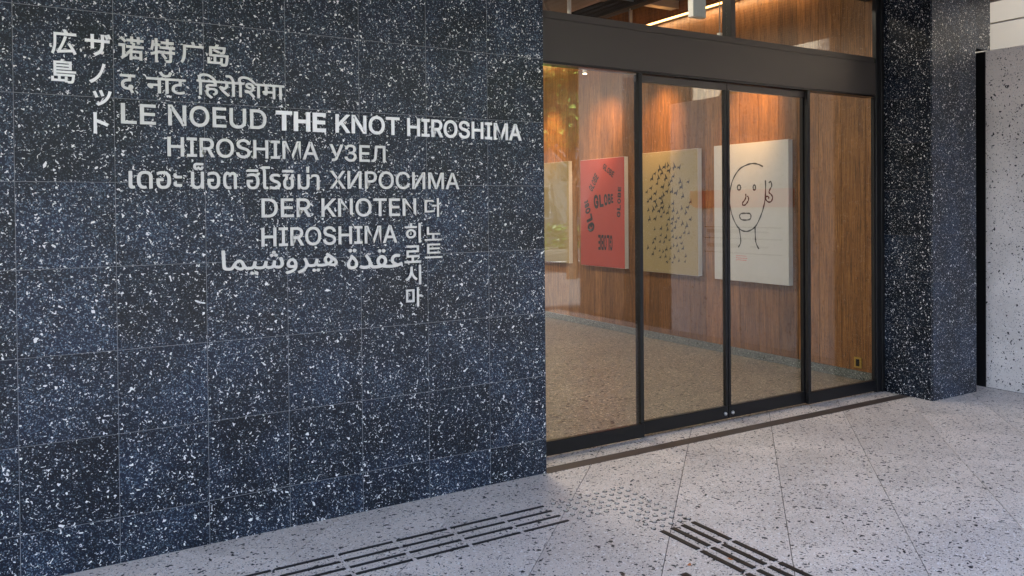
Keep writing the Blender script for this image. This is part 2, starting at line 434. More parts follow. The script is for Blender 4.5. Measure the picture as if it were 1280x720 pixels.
# ------------------------------------------------------------------ canopy and building above
canopy = thing('canopy', 'canopy over the entrance with brown timber slats underneath', 'canopy', (0, -1.6, 3.6))
box('deck', -7, 5.0, -3.60, .60, 3.66, 4.05, M['dark_paint'], canopy)
box('edge_board', -7, 5.0, -3.66, -3.602, 3.60, 4.10, M['bronze'], canopy)
bm = bmesh.new(); bm_box(bm, -.03, .03, -3.59, .20, 0, .055); sm = to_mesh(bm, 'slat'); sm.materials.append(M['slat'])
k = 0; x = -6.9
while x < 5.0:
    link('slat', sm, None, canopy, Vector((x, 0, 3.602)) - origin(canopy)); x += .092
tower = thing('hotel_building', 'hotel block above the entrance canopy', 'building', (0, 6, 4))
box('front_wall', -14, 5.0, .62, .9, 4.62, 10.3, M['concrete'], tower)
box('side_wall', 5.01, 5.3, .62, 12, 0, 10.3, M['concrete'], tower)
box('roof', -14, 5.4, .62, 12, 10.31, 10.6, M['concrete'], tower)
box('far_side_wall', -14.3, -14.0, 0.5, 12, 0, 10.3, M['concrete'], tower)
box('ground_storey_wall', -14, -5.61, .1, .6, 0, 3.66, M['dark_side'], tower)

# ------------------------------------------------------------------ lobby
lobby_floor = box('lobby_floor', -3.0, 4.0, .302, 11, -.3, -.0025, M['floor_in']); mark(lobby_floor, kind='structure')
lobby = thing('lobby_shell', 'plain lobby walls and ceiling behind the glass', 'interior walls', (0, 6, 0))
box('back_wall', -3, 4.0, 11, 11.2, 0, 4.6, M['white_paint'], lobby)
box('left_wall', -3.2, -3.0, .63, 11.2, 0, 4.6, M['white_paint'], lobby)
box('ceiling', -3.2, 4.3, .63, 11.2, 4.6, 4.75, M['concrete'], lobby)
woodwall = thing('timber_wall', 'vertical oak plank wall behind the glass with posters on it', 'wall', (4.0, 5, 0))
joints = [.34, .62, .90, 1.17, 1.44, 1.70, 1.99, 2.27, 2.54, 2.83, 3.10, 3.436, 3.683, 3.875, 4.14, 4.435, 4.651, 4.931, 5.203, 5.528]
while joints[-1] < 10.9: joints.append(joints[-1] + rnd.uniform(.2, .34))
for a, b in zip(joints, joints[1:]):
    box('plank', 4.0 + rnd.uniform(0, .0015), 4.02, a+.002, b-.002, .085, 4.30, M['wood'], woodwall)
box('backing', 4.022, 4.2, .3, 11, 0, 4.6, M['dark_paint'], woodwall)
box('skirting', 3.992, 4.021, .315, 11, 0, .083, M['skirting'], woodwall)
sock = thing('wall_socket', 'small brass floor-level socket plate on the oak wall', 'socket', (4, .71, .1))
box('plate', 3.990, 4.0, .665, .752, .112, .215, M['brass'], sock, .002)
box('socket_face', 3.986, 3.9905, .690, .727, .130, .197, M['black'], sock)

import os
def load_font():
    for base in (bpy.utils.resource_path('LOCAL'), bpy.utils.resource_path('SYSTEM')):
        p = os.path.join(base, 'datafiles', 'fonts', 'Inter.woff2')
        if os.path.exists(p): return bpy.data.fonts.load(p)      # the interface font that ships with Blender
    return None
FONT = load_font()
# posters -------------------------------------------------------------
def add_outline_loops(body):
    c = bpy.data.curves.new("text", "FONT"); c.body = body; c.resolution_u = 4
    if FONT and all(ord(ch) < 0x500 for ch in body): c.font = FONT
    c.fill_mode = 'NONE'
    o = bpy.data.objects.new("text", c); C.objects.link(o)
    me = bpy.data.meshes.new_from_object(o.evaluated_get(bpy.context.evaluated_depsgraph_get()))
    bpy.data.objects.remove(o); bpy.data.curves.remove(c)
    V = [(v.co.x, v.co.y) for v in me.vertices]; adj = {}
    for e in me.edges:
        a, b = e.vertices; adj.setdefault(a, []).append(b); adj.setdefault(b, []).append(a)
    seen = set(); out = []
    for s in range(len(V)):
        if s in seen or s not in adj: continue
        L = [s]; seen.add(s); c_ = s
        while True:
            n = [k for k in adj[c_] if k not in seen]
            if not n: break
            c_ = n[0]; seen.add(c_); L.append(c_)
        Q = []
        for p in (V[k] for k in L):
            if not Q or math.dist(p, Q[-1]) > .004: Q.append(p)
        while len(Q) > 2 and math.dist(Q[0], Q[-1]) < .004: Q.pop()
        if len(Q) > 2: out.append(Q)
    bpy.data.meshes.remove(me)
    return out
def area(L): return sum(L[i-1][0]*L[i][1]-L[i][0]*L[i-1][1] for i in range(len(L)))/2
def inside(p, L):
    x, y = p; r = False
    for i in range(len(L)):
        (x1, y1), (x2, y2) = L[i-1], L[i]
        if (y1 > y) != (y2 > y) and x < (x2-x1)*(y-y1)/(y2-y1)+x1: r = not r
    return r
def glyph_groups(body, r):
    """[(outer, [holes])] grown by r; outline orientation tells the holes"""
    loops = add_outline_loops(body)
    big = max(loops, key=lambda L: abs(area(L))); sgn = 1 if area(big) > 0 else -1
    outs = [L for L in loops if area(L)*sgn > 0]; holes = [L for L in loops if area(L)*sgn <= 0]
    def grow(L):
        n = len(L); Q = []
        for i in range(n):
            p0, p1, p2 = L[i-1], L[i], L[(i+1) % n]
            d1 = (p1[0]-p0[0], p1[1]-p0[1]); d2 = (p2[0]-p1[0], p2[1]-p1[1])
            l1 = math.hypot(*d1); l2 = math.hypot(*d2)
            m = (d1[1]/l1+d2[1]/l2, -d1[0]/l1-d2[0]/l2); q = max(m[0]**2+m[1]**2, .9)
            Q.append((p1[0]+sgn*r*m[0]*2/q, p1[1]+sgn*r*m[1]*2/q))
        return Q
    G = []
    for L in outs: G.append([grow(L), [], L])
    for H in holes:
        own = [g for g in G if inside(H[0], g[2])]
        if own: min(own, key=lambda g: abs(area(g[2])))[1].append(grow(H))
    return [(g[0], g[1]) for g in G]
def merged_groups(body, r, h=.006):
    """the same for scripts whose strokes overlap: strokes are united on a fine grid, grown, and traced again"""
    loops = add_outline_loops(body)
    A = [p for L in loops for p in L]; pad = r + 6*h
    x0 = min(p[0] for p in A)-pad; y0 = min(p[1] for p in A)-pad
    nx = int((max(p[0] for p in A)+pad-x0)/h)+2; ny = int((max(p[1] for p in A)+pad-y0)/h)+2
    wind = np.zeros((ny, nx), dtype=np.int32); xs = x0+np.arange(nx)*h
    for L in loops:
        for i in range(len(L)):
            (ax, ay), (bx, by) = L[i-1], L[i]
            if ay == by: continue
            s = 1 if by > ay else -1; lo, hi = min(ay, by), max(ay, by)
            for j in range(max(0, int(math.ceil((lo-y0)/h))), min(ny, int((hi-y0)/h)+1)):
                y = y0+j*h
                if lo <= y < hi: wind[j] += s*(xs > ax+(y-ay)*(bx-ax)/(by-ay))
    m = (wind != 0); g = m.copy(); k = int(math.ceil(r/h))
    for dy in range(-k, k+1):
        for dx in range(-k, k+1):
            if dx*dx+dy*dy <= (r/h)**2+.3: g |= np.roll(np.roll(m, dy, 0), dx, 1)
    f = g.astype(float)
    for _ in range(2): f = (f+np.roll(f, 1, 0)+np.roll(f, -1, 0)+np.roll(f, 1, 1)+np.roll(f, -1, 1))/5
    seg = {}
    def cut(a, b):                     # crossing point on a grid edge, keyed by the edge
        fa, fb = f[a], f[b]; t = (.5-fa)/(fb-fa)
        return (x0+(a[1]+(b[1]-a[1])*t)*h, y0+(a[0]+(b[0]-a[0])*t)*h)
    pts = {}; nxt = {}
    J, I = np.nonzero((f[:-1, :-1] >= .5).astype(int)+(f[1:, :-1] >= .5)+(f[:-1, 1:] >= .5)+(f[1:, 1:] >= .5))
    for j, i in zip(J.tolist(), I.tolist()):
        c = [(j, i), (j, i+1), (j+1, i+1), (j+1, i)]; v = [f[q] >= .5 for q in c]
        if all(v): continue
        cr = []
        for k2 in range(4):
            a, b = c[k2], c[(k2+1) % 4]
            if v[k2] != v[(k2+1) % 4]:
                key = (min(a, b), max(a, b)); pts[key] = cut(*key); cr.append((key, v[k2]))
        # walk with the filled side on the left: leave where filled -> empty
        if len(cr) == 2:
            (ka, va), (kb, vb) = cr
            if va: nxt[ka] = kb
            else: nxt[kb] = ka
        else:
            for q in range(4):
                if cr[q][1]: nxt[cr[q][0]] = cr[(q+1) % 4][0]
    res = []; used = set()
    for s0 in list(nxt):
        if s0 in used: continue
        L = []; q = s0
        while q not in used and q in nxt: used.add(q); L.append(pts[q]); q = nxt[q]
        if len(L) < 8: continue
        Q = L[::2] if len(L) > 40 else L
        def dp(P):
            if len(P) < 3: return P
            (ax, ay), (bx, by) = P[0], P[-1]; dd = math.hypot(bx-ax, by-ay) or 1e-9
            ds = [abs((bx-ax)*(ay-p[1])-(ax-p[0])*(by-ay))/dd for p in P]; k3 = max(range(len(P)), key=ds.__getitem__)
            return dp(P[:k3+1])[:-1]+dp(P[k3:]) if ds[k3] > .0014 else [P[0], P[-1]]
        n2 = len(Q)//2; Q = dp(Q[:n2+1])[:-1]+dp(Q[n2:]+Q[:1])[:-1]
        if len(Q) > 3: res.append(Q)
    big = max(res, key=lambda L: abs(area(L))); sg = 1 if area(big) > 0 else -1
    G = [[L, []] for L in res if area(L)*sg > 0]
    for H in (L for L in res if area(L)*sg <= 0):
        own = [q for q in G if inside(H[0], q[0])]
        if own: min(own, key=lambda q: abs(area(q[0])))[1].append(H)
    return [(a, b) for a, b in G]
def letter_meshes(body, r, depth, fit, stagger=.0002, merge=False):
    """solid letters fitted into fit=(x0,x1,z0,z1) in their own plane; returns [(x centre, mesh)] facing -Y"""
    G = merged_groups(body, r) if merge or any(0x600 <= ord(ch) < 0xF00 or ord(ch) > 0xFB00 for ch in body) else glyph_groups(body, r)
    xs = [p[0] for g in G for p in g[0]]; ys = [p[1] for g in G for p in g[0]]
    ax, bx, ay, by = min(xs), max(xs), min(ys), max(ys)
    sx = (fit[1]-fit[0])/(bx-ax); sz = (fit[3]-fit[2])/(by-ay)
    cl = []
    for g in sorted(G, key=lambda g: min(p[0] for p in g[0])):
        a = min(p[0] for p in g[0]); b = max(p[0] for p in g[0])
        if cl and a < cl[-1][1] - .35*min(b-a, cl[-1][1]-cl[-1][0]): cl[-1][2].append(g); cl[-1][1] = max(cl[-1][1], b)
        else: cl.append([a, b, [g]])
    res = []
    for a, b, gs in cl:
        bm = bmesh.new(); mx = fit[0]+((a+b)/2-ax)*sx
        for i, (outer, holes) in enumerate(gs):
            cu = bpy.data.curves.new("glyph", "CURVE"); cu.dimensions = '2D'; cu.fill_mode = 'BOTH'; cu.extrude = depth/2 + i*stagger
            for L in [outer]+holes:
                s = cu.splines.new('POLY'); s.points.add(len(L)-1); s.use_cyclic_u = True
                for k, (x, y) in enumerate(L): s.points[k].co = (fit[0]+(x-ax)*sx-mx, (y-ay)*sz, 0, 1)
            o = bpy.data.objects.new("glyph", cu); C.objects.link(o)
            me = bpy.data.meshes.new_from_object(o.evaluated_get(bpy.context.evaluated_depsgraph_get()))
            bm.from_mesh(me)
            bpy.data.objects.remove(o); bpy.data.curves.remove(cu); bpy.data.meshes.remove(me)
        bmesh.ops.rotate(bm, verts=bm.verts[:], cent=(0, 0, 0), matrix=Matrix.Rotation(math.pi/2, 3, 'X'))
        res.append((mx, to_mesh(bm, 'letter')))
    return res

PX = 3.935
def poster(label, y0, y1, z0, z1, mat):
    t = thing('poster', label, 'poster', (PX+.03, (y0+y1)/2, z0), group='posters on the oak wall')
    box('panel', PX+.002, 3.998, y0, y1, z0, z1, M['white_edge'], t)
    box('printed_face', PX, PX+.0025, y0+.002, y1-.002, z0+.002, z1-.002, mat, t)
    return t
p0 = poster('ochre poster farthest left on the oak wall, half cut off by the tiled wall', 5.655, 6.70, .87, 2.37, M['ochre'])
p1 = poster('coral red poster scattered with black letters at odd angles', 4.315, 5.350, .865, 2.36, M['coral'])
p2 = poster('tan poster with a swarm of small black bird shapes', 2.890, 3.960, .86, 2.375, M['tan'])
p3 = poster('pale grey poster with a black line drawing of a face', 1.510, 2.615, .85, 2.38, M['greyboard'])
def on_poster(name, me, mat, par, y, z, ang, drop=0.0):
    o = link(name, me, mat, par)
    # letters face -Y in their mesh: turn them to face -X, then tilt in the poster's plane
    mtx = Matrix.Translation(Vector((PX-.0006, y, z))) @ Matrix.Rotation(-math.pi/2, 4, 'Z') @ Matrix.Rotation(-ang, 4, 'Y')
    o.matrix_local = Matrix.Translation(-origin(par)) @ mtx @ Matrix.Translation((0, 0, -drop))
    return o
def word(body, u, v, w, h, ang, taper=0.0, r=.02, sx=1.0):
    """u,v centre as fractions of poster 1 from its left and its top edge"""
    Y = 5.350 - u*1.035; Z = 2.36 - v*1.495
    n = len(body)
    ws = [1 + taper*(k-(n-1)/2) for k in range(n)]; tot = sum(ws); x = -w/2
    a = R(ang)
    for ch, k in zip(body, ws):
        cw = w*k/tot; hh = h*(1 + .5*taper*(body.index(ch)-2))
        me = letter_meshes(ch, r*2.7, .0012, (x, x+cw*.86, -hh/2, hh/2), merge=True)
        for mx, m in me:
            o = on_poster('printed_letter', m, M['ink'], p1, Y - mx*math.cos(a), Z + mx*math.sin(a), a, hh/2)
        x += cw
word("GLOBE", .54, .385, .46, .16, 6, -.22, .016)
word("GLOBE", .66, .115, .28, .085, -30, 0, .012)
word("GLOBE", .32, .215, .27, .11, 52, 0, .012)
word("GLOBE", .885, .40, .42, .075, 86, -.05, .014)
word("GLOBE", .20, .53, .46, .13, 108, -.30, .02)
word("GLOBE", .57, .775, .34, .21, 180, 0, .01)
# poster 2: a flock of small check-mark birds
bm = bmesh.new(); r2 = random.Random(12); done = []
for k in range(320):
    v = r2.random()**.8
    spread = .40 - .22*abs(v-.35)
    Y = 3.42 + r2.gauss(0, .21)*(1.1-.4*v) + .05*math.sin(v*7); Z = 2.22 - 1.22*v
    if not (2.99 < Y < 3.87): continue
    if any(math.hypot(Y-q[0], Z-q[1]) < .062 for q in done): continue
    done.append((Y, Z))
    s = r2.uniform(.034, .054)*(1.12-.4*v); a = r2.uniform(.3, 1.4); o = Vector((PX-.0012, Y, Z))
    def P(y, z): return bm.verts.new(o + Vector((0, -(y*math.cos(a)-z*math.sin(a))*s, (y*math.sin(a)+z*math.cos(a))*s)))
    L = [P(-.9, .05), P(-.25, .48), P(.1, .1), P(-.15, -.12)]
    Q = [P(.1, .1), P(1.1, .62), P(.55, -.10), P(-.05, -.75), P(-.15, -.12)]
    bm.faces.new(L); bm.faces.new(Q)
bmesh.ops.translate(bm, verts=bm.verts[:], vec=-origin(p2))
link('printed_flock', to_mesh(bm, 'flock'), M['ink'], p2)
# poster 3: a face in one brush line
def ribbon(bm, pts, w, closed=False):
    V = [Vector((0, y, z)) for y, z in pts]
    # Catmull-Rom smoothing
    if len(V) > 2:
        W = []; n = len(V)
        for i in range(n-1):
            a, b, c, d = V[max(i-1, 0)], V[i], V[i+1], V[min(i+2, n-1)]
            for k in range(4):
                t = k/4; W.append(.5*((2*b)+(c-a)*t+(2*a-5*b+4*c-d)*t*t+(3*b-a-3*c+d)*t**3))
        W.append(V[-1]); V = W
    n = len(V); prev = None
    for i in range(n):
        d = (V[min(i+1, n-1)]-V[max(i-1, 0)]).normalized(); s = Vector((0, -d.z, d.y))*w/2*(1+.25*math.sin(i*1.3))
        a, b = [bm.verts.new(V[i]+k*s+Vector((PX-.0012, 0, 0))) for k in (1, -1)]
        if prev: bm.faces.new((prev[0], a, b, prev[1]))
        prev = (a, b)
bm = bmesh.new()
ribbon(bm, [(1.861,2.11),(1.936,2.14),(2.014,2.151),(2.1,2.139),(2.199,2.104),(2.277,2.034),(2.33,1.947),(2.358,1.842),(2.368,1.744),(2.348,1.646),(2.31,1.549),(2.248,1.46),(2.182,1.418),(2.112,1.406),(2.041,1.423),(1.966,1.472),(1.902,1.567),(1.86,1.66),(1.834,1.753),(1.825,1.862),(1.827,1.963)], .0155)
ribbon(bm, [(2.222,1.448),(2.2,1.34),(2.199,1.276),(2.234,1.226)], .0155)
ribbon(bm, [(1.981,1.466),(1.977,1.362),(1.967,1.283),(1.926,1.218)], .0155)
ribbon(bm, [(2.118,1.821),(2.114,1.786),(2.136,1.749),(2.164,1.723),(2.162,1.7),(2.132,1.697),(2.103,1.717),(2.077,1.749),(2.077,1.781),(2.092,1.797)], .0155)
ribbon(bm, [(2.214,1.573),(2.192,1.601),(2.115,1.607),(2.054,1.601),(2.04,1.574),(2.055,1.542),(2.116,1.532),(2.186,1.538),(2.214,1.573)], .0155)
ribbon(bm, [(1.776,1.93),(1.765,1.945),(1.745,1.937),(1.739,1.898),(1.766,1.858),(1.776,1.83),(1.746,1.806),(1.726,1.775),(1.747,1.734),(1.787,1.728),(1.822,1.756),(1.814,1.787),(1.781,1.781),(1.787,1.761)], .0155)
for ey, ez, ew in ((2.218, 1.894, .026), (1.988, 1.888, .018)):
    ribbon(bm, [(ey+ew*math.cos(t), ez+.028*math.sin(t)) for t in [k*math.pi/5 for k in range(11)]], .016)
bmesh.ops.translate(bm, verts=bm.verts[:], vec=-origin(p3))
link('printed_face_drawing', to_mesh(bm, 'face'), M['ink'], p3)
bm = bmesh.new()
for z in (1.132, 1.108, 1.086):
    y = 2.27
    while y > 2.11:
        w = r2.uniform(.008, .026); ribbon(bm, [(y, z+r2.uniform(-.003, .003)), (y-w, z+r2.uniform(-.003, .003))], .006); y -= w+.008
bmesh.ops.translate(bm, verts=bm.verts[:], vec=-origin(p3))
link('red_print', to_mesh(bm, 'red_print'), M['red_ink'], p3)

# lobby lights and services ------------------------------------------------
spot0 = None
for k, (sy, lab) in enumerate(((6.10, 'white spotlight lighting the ochre poster'), (4.30, 'white cylinder spotlight just below the door header over the coral poster'),
                (3.35, 'white spotlight lighting the bird poster'), (1.85, 'white spotlight lighting the face poster'))):
    t = thing('spotlight', lab, 'spotlight', (3.3, sy, 3.40), group='spotlights washing the oak wall')
    tube('stem', [(3.3, sy, 3.47), (3.3, sy, 4.6)], .006, M['galv'], t)
    tube('lamp_body', [(3.3, sy, 3.405), (3.3, sy, 3.475)], .028, M['white_paint'], t)
    tube('lamp_face', [(3.3, sy, 3.398), (3.3, sy, 3.4045)], .022, M['lamp'], t)
    ld = bpy.data.lights.new('spotlight_beam', 'SPOT'); ld.energy = (9, 19, 21, 21)[k]; ld.spot_size = R(60); ld.spot_blend = 1.0; ld.color = (1, .52, .18); ld.shadow_soft_size = .05
    lo_ = bpy.data.objects.new('spotlight_beam', ld); C.objects.link(lo_)
    ty = (6.2, 4.83, 3.60, 2.03)[k]
    lo_.location = (3.3, sy, 3.39)
    lo_.rotation_euler = (Vector((4.0, ty, 2.72)) - lo_.location).to_track_quat('-Z', 'Y').to_euler()
led = thing('light_strip', 'glowing warm light strip running along the top of the oak wall', 'light strip', (3.93, 5, 4))
box('diffuser', 3.925, 3.94, 1.2, 9.5, 3.992, 4.010, M['led'], led)
box('channel', 3.941, 3.999, 1.2, 9.5, 3.985, 4.017, M['bronze'], led)
def panel_light(name, loc, sx, sy, e, col, rot=(0, 0, 0)):
    ld = bpy.data.lights.new(name, 'AREA'); ld.shape = 'RECTANGLE'; ld.size = sx; ld.size_y = sy; ld.energy = e; ld.color = col
    o = bpy.data.objects.new(name, ld); C.objects.link(o); o.location = loc; o.rotation_euler = rot
panel_light('light_strip_glow', (3.90, 5.3, 3.985), .03, 8.2, 3, (1, .66, .36), (0, R(-25), 0))
for k, yy in enumerate((1.9, 4.2, 6.5, 8.8)):  # added fill lamps with no known source, only brightening the dark lobby
    t = thing('added_fill_lamp', 'flat white fill lamp added to brighten the lobby in the %s row inward from the doors' % ('first', 'second', 'third', 'fourth')[k], 'added fill lamp', (.8, yy, 4.4), group='added lobby fill lamps')
    box('housing', .2, 1.4, yy-.15, yy+.15, 4.42, 4.598, M['white_paint'], t)
    box('diffuser', .22, 1.38, yy-.13, yy+.13, 4.412, 4.4195, M['white_paint'], t)
    panel_light('added_fill_light', (.8, yy, 4.40), 1.1, .24, 8.5, (1, .86, .70))
beam = thing('ceiling_beam', 'dark steel ceiling beam seen through the transom window', 'beam', (3.3, 5, 4.1))
box('web', 3.28, 3.32, 1.0, 10.9, 4.06, 4.26, M['dark_paint'], beam)
box('flange', 3.24, 3.36, 1.0, 10.9, 4.04, 4.058, M['dark_paint'], beam)
duct = thing('ceiling_duct', 'large round brown ceiling duct seen through the transom window', 'duct', (2.6, 5, 4.2))
tube('pipe', [(2.72, 1.5, 4.22), (2.72, 10.8, 4.22)], .20, M['duct'], duct, 24)
for k in range(6): tube('ring', [(2.72, 2.2+k*.9, 4.22), (2.72, 2.24+k*.9, 4.22)], .215, M['duct'], duct, 24)
duct2 = thing('ceiling_duct', 'round brown ceiling duct at the left end of the transom window', 'duct', (2.1, 5, 4.2))
tube('pipe', [(2.15, 1.5, 4.20), (2.15, 10.8, 4.20)], .17, M['duct'], duct2, 24)
for k in range(6): tube('ring', [(2.15, 2.0+k*.8, 4.20), (2.15, 2.04+k*.8, 4.20)], .185, M['duct'], duct2, 24)
gd = thing('steel_tray', 'grey steel cable tray crossing the lobby ceiling', 'cable tray', (3.3, 3.35, 4.1))
box('tray', 3.37, 3.98, 3.27, 3.40, 4.11, 4.17, M['galv'], gd)
box('tray_lip', -2.9, 3.98, 3.255, 3.268, 4.10, 4.20, M['galv'], gd)
vp = thing('vertical_pipe', 'pale grey vertical pipe at the left of the transom window', 'pipe', (2.5, 3.45, 3.6))
tube('pipe', [(2.5, 3.45, 3.45), (2.5, 3.45, 4.6)], .024, M['white_paint'], vp)
vp2 = thing('hanger_rod', 'thin grey hanger post beside the dark ceiling beam', 'rod', (3.6, 3.7, 3.6))
box('rod', 3.59, 3.625, 3.72, 3.75, 3.5, 4.6, M['galv'], vp2)
hs = thing('hanging_sign', 'blank white box sign hanging behind the transom window', 'hanging sign', (2.2, 1.1, 3.35))
box('sign_box', 2.16, 2.31, .99, 1.06, 3.345, 3.80, M['white_paint'], hs, .003)
tube('cord', [(2.235, 1.025, 3.80), (2.235, 1.025, 4.6)], .005, M['black'], hs)

# ------------------------------------------------------------------ glass doors
doors = thing('door_frame', 'dark bronze door surround with transom above the glass doors', 'door frame', (1.9, .27, 0))
box('header', -.30, 3.655, .252, .36, 2.665, 2.952, M['bronze'], doors, .002)
box('header_lip', -.30, 3.655, .258, .36, 2.652, 2.663, M['black'], doors)
box('transom_sill', -.30, 3.655, .262, .36, 2.954, 3.005, M['bronze'], doors, .002)
box('mullion', 1.886, 1.931, .255, .352, 3.006, 3.61, M['bronze'], doors)
box('mullion_side', 1.8835, 1.8855, .258, .352, 3.006, 3.61, M['black'], doors)
box('jamb', 3.657, 3.712, .248, .289, 0, 3.61, M['black'], doors, .002)
box('jamb_trim', 3.714, 3.754, .236, .289, 0, 3.61, M['black'], doors, .002)
box('transom_pane', -.3, 1.883, .30, .308, 3.006, 3.61, M['glass'], doors)
box('transom_pane', 1.932, 3.656, .30, .308, 3.006, 3.61, M['glass'], doors)
box('top_beam', -.3, 4.0, .40, .61, 3.62, 4.6, M['dark_paint'], doors)
def leaf(label, x0, x1, y, sl, sr, top, ztop, name='glass_door', cat='glass door'):
    t = thing(name, label, cat, ((x0+x1)/2, y+.018, 0), group='glass door leaves')
    box('bottom_rail', x0, x1, y, y+.036, .012, .110, M['black'], t, .0015)
    zt = ztop-top if top else ztop
    if sl: box('stile', x0, x0+sl, y+.0015, y+.0345, .111, zt, M['black'], t)
    if sr: box('stile', x1-sr, x1, y+.0015, y+.0345, .111, zt, M['black'], t)
    if top: box('top_rail', x0, x1, y, y+.036, zt+.0005, ztop, M['bronze'], t, .0015)
    box('pane', x0+sl, x1-sr, y+.014, y+.022, .1105, zt, M['glass'], t)
    return t
l1 = leaf('left fixed glass panel beside the tiled wall', -.25, 1.003, .262, .03, .030, 0, 2.65, 'glass_panel', 'glass panel')
l2 = leaf('left sliding glass door leaf with bronze top rail', .99, 1.883, .308, .03, .021, .052, 2.648)
l3 = leaf('right sliding glass door leaf with bronze top rail', 1.893, 2.79, .308, .023, .03, .052, 2.648)
l4 = leaf('right fixed glass panel beside the black pillar', 2.768, 3.656, .262, .031, .012, 0, 2.65, 'glass_panel', 'glass panel')
for par, x in ((l2, 1.845), (l3, 1.925)):
    bm = bmesh.new()
    bmesh.ops.create_uvsphere(bm, u_segments=12, v_segments=8, radius=.014)
    bmesh.ops.translate(bm, verts=bm.verts[:], vec=Vector((x, .300, .055)) - origin(par))
    link('lock_knob', to_mesh(bm, 'knob'), M['stud'], par)
track = box('floor_track', .002, 3.752, -.014, .088, -.006, .0022, M['track'])
mark(track, 'long brown metal floor track in front of the glass doors', 'floor track')

# ------------------------------------------------------------------ tactile paving
tb = thing('tactile_strip', 'dark raised guide bars running along the tiled wall', 'tactile paving', (-1.2, -.6, 0), group='tactile guide strips')
bm = bmesh.new(); bm_box(bm, -.139, .139, -.0095, .0095, 0, .005)
bmesh.ops.bevel(bm, geom=bm.edges[:], offset=.0016, segments=1, affect='EDGES'); bar = to_mesh(bm, 'bar'); bar.materials.append(M['tactile'])
for y in (-.487, -.572, -.657, -.742):
    for k in range(9):
        link('bar', bar, None, tb, Vector((-.463-.299*k, y, 0)) - origin(tb))
bm = bmesh.new(); bm_box(bm, -.139, .139, -.0145, .0145, 0, .005)
bmesh.ops.bevel(bm, geom=bm.edges[:], offset=.0016, segments=1, affect='EDGES'); bar2 = to_mesh(bm, 'bar'); bar2.materials.append(M['tactile'])
tb2 = thing('tactile_strip', 'dark raised guide bars running from the studs towards the street', 'tactile paving', (.1, -1.6, 0), group='tactile guide strips')
for x in (-.002, .069, .141, .213):
    for k in range(9):
        o = link('bar', bar2, None, tb2, Vector((x, -1.268-.302*k, 0)) - origin(tb2)); o.rotation_euler = (0, 0, math.pi/2)
ts = thing('warning_studs', 'patch of small metal warning studs between the two guide strips', 'tactile studs', (0, -.7, 0))
bm = bmesh.new()
def ring(r, z): return [bm.verts.new((r*math.cos(a), r*math.sin(a), z)) for a in [2*math.pi*i/14 for i in range(14)]]
prof = [(.0150, 0, 0), (.0146, .0016, 0), (.0094, .0018, 0), (.0090, .0048, 1), (.0060, .0066, 1)]
rings = [ring(r, z) for r, z, m in prof]; top = bm.verts.new((0, 0, .0071))
for n, (A, B) in enumerate(zip(rings, rings[1:])):
    for i in range(14): bm.faces.new((A[i], A[(i+1) % 14], B[(i+1) % 14], B[i])).material_index = prof[n+1][2]
for i in range(14): bm.faces.new((rings[-1][i], rings[-1][(i+1) % 14], top)).material_index = 1
stud = to_mesh(bm, 'stud'); stud.materials.append(M['tactile']); stud.materials.append(M['stud'])  # black rim puts the shaded crescent beside each dome into colour
for k in range(10):
    for j in range(9 if k < 5 else 5):
        link('stud', stud, None, ts, Vector((.227-.0605*j, -.482-.0663*k, 0)) - origin(ts))
cover = box('floor_inlay', -.262, -.222, -1.605, -1.565, -.004, .0014, M['tactile'])
mark(cover, 'small square black inlay in the pavement at the bottom edge', 'inlay')

def dry_leaf(label, x, y, rot):
    bm = bmesh.new(); n = 8
    vs = [bm.verts.new((.017*math.cos(a)*(1+.2*math.cos(a)), .009*math.sin(a), .002+.002*math.cos(2*a))) for a in [2*math.pi*i/n for i in range(n)]]
    c = bm.verts.new((0, 0, .0008))
    for i in range(n): bm.faces.new((vs[i], vs[(i+1) % n], c))
    o = link('fallen_leaf', to_mesh(bm, 'leaf'), M['dry_leaf'], None, (x, y, .0006)); o.rotation_euler = (0, 0, rot)
    mark(o, label, 'leaf', 'fallen leaves on the pavement')
dry_leaf('tiny orange dry leaf on the pavement left of the right guide bars', -.159, -1.516, .6)
dry_leaf('tiny brown dry leaf lying between the right guide bars', .052, -1.578, 2.0)

# ------------------------------------------------------------------ lettering on the tiled wall
G3 = 'raised metal wording on the tiled wall'
def sign(label, items, r, mat, depth=.008):
    x0 = min(i[1][0] for i in items); z0 = min(i[1][2] for i in items)
    t = thing('wall_lettering', label, 'lettering', (x0, -.012, z0), group=G3)
    for body, fit in items:
        for mx, me in letter_meshes(body, r, depth, fit):
            link('letter', me, mat, t, Vector((mx, -.012, fit[2])) - Vector(t.location))
    return t
S, B = M['steel'], M['steel_lit']
sign('two stacked Japanese characters at the far left end of the lettering', [("広", (-2.653, -2.552, 2.405, 2.522)), ("島", (-2.654, -2.555, 2.274, 2.384))], .014, B)
sign('column of four Japanese kana right of the two stacked characters', [("ザ", (-2.518, -2.409, 2.411, 2.516)), ("ノ", (-2.503, -2.434, 2.283, 2.377)), ("ッ", (-2.489, -2.410, 2.178, 2.253)), ("ト", (-2.488, -2.425, 2.048, 2.147))], .018, B)
sign('row of four Chinese characters at the top of the lettering', [("诺", (-2.379, -2.271, 2.405, 2.517)), ("特", (-2.243, -2.133, 2.404, 2.520)), ("广", (-2.109, -2.002, 2.409, 2.519)), ("岛", (-1.985, -1.884, 2.409, 2.517))], .018, S)
sign('Hindi words below the row of Chinese characters', [("द", (-2.376, -2.309, 2.246, 2.335)), ("नॉट", (-2.262, -2.085, 2.254, 2.360)), ("\u093fहरो\u093fशमा", (-2.037, -1.608, 2.243, 2.367))], .014, S)
sign('French words at the left end of the long Latin line', [("LE", (-2.373, -2.222, 2.100, 2.197)), ("NOEUD", (-2.168, -1.702, 2.099, 2.203))], .011, S)
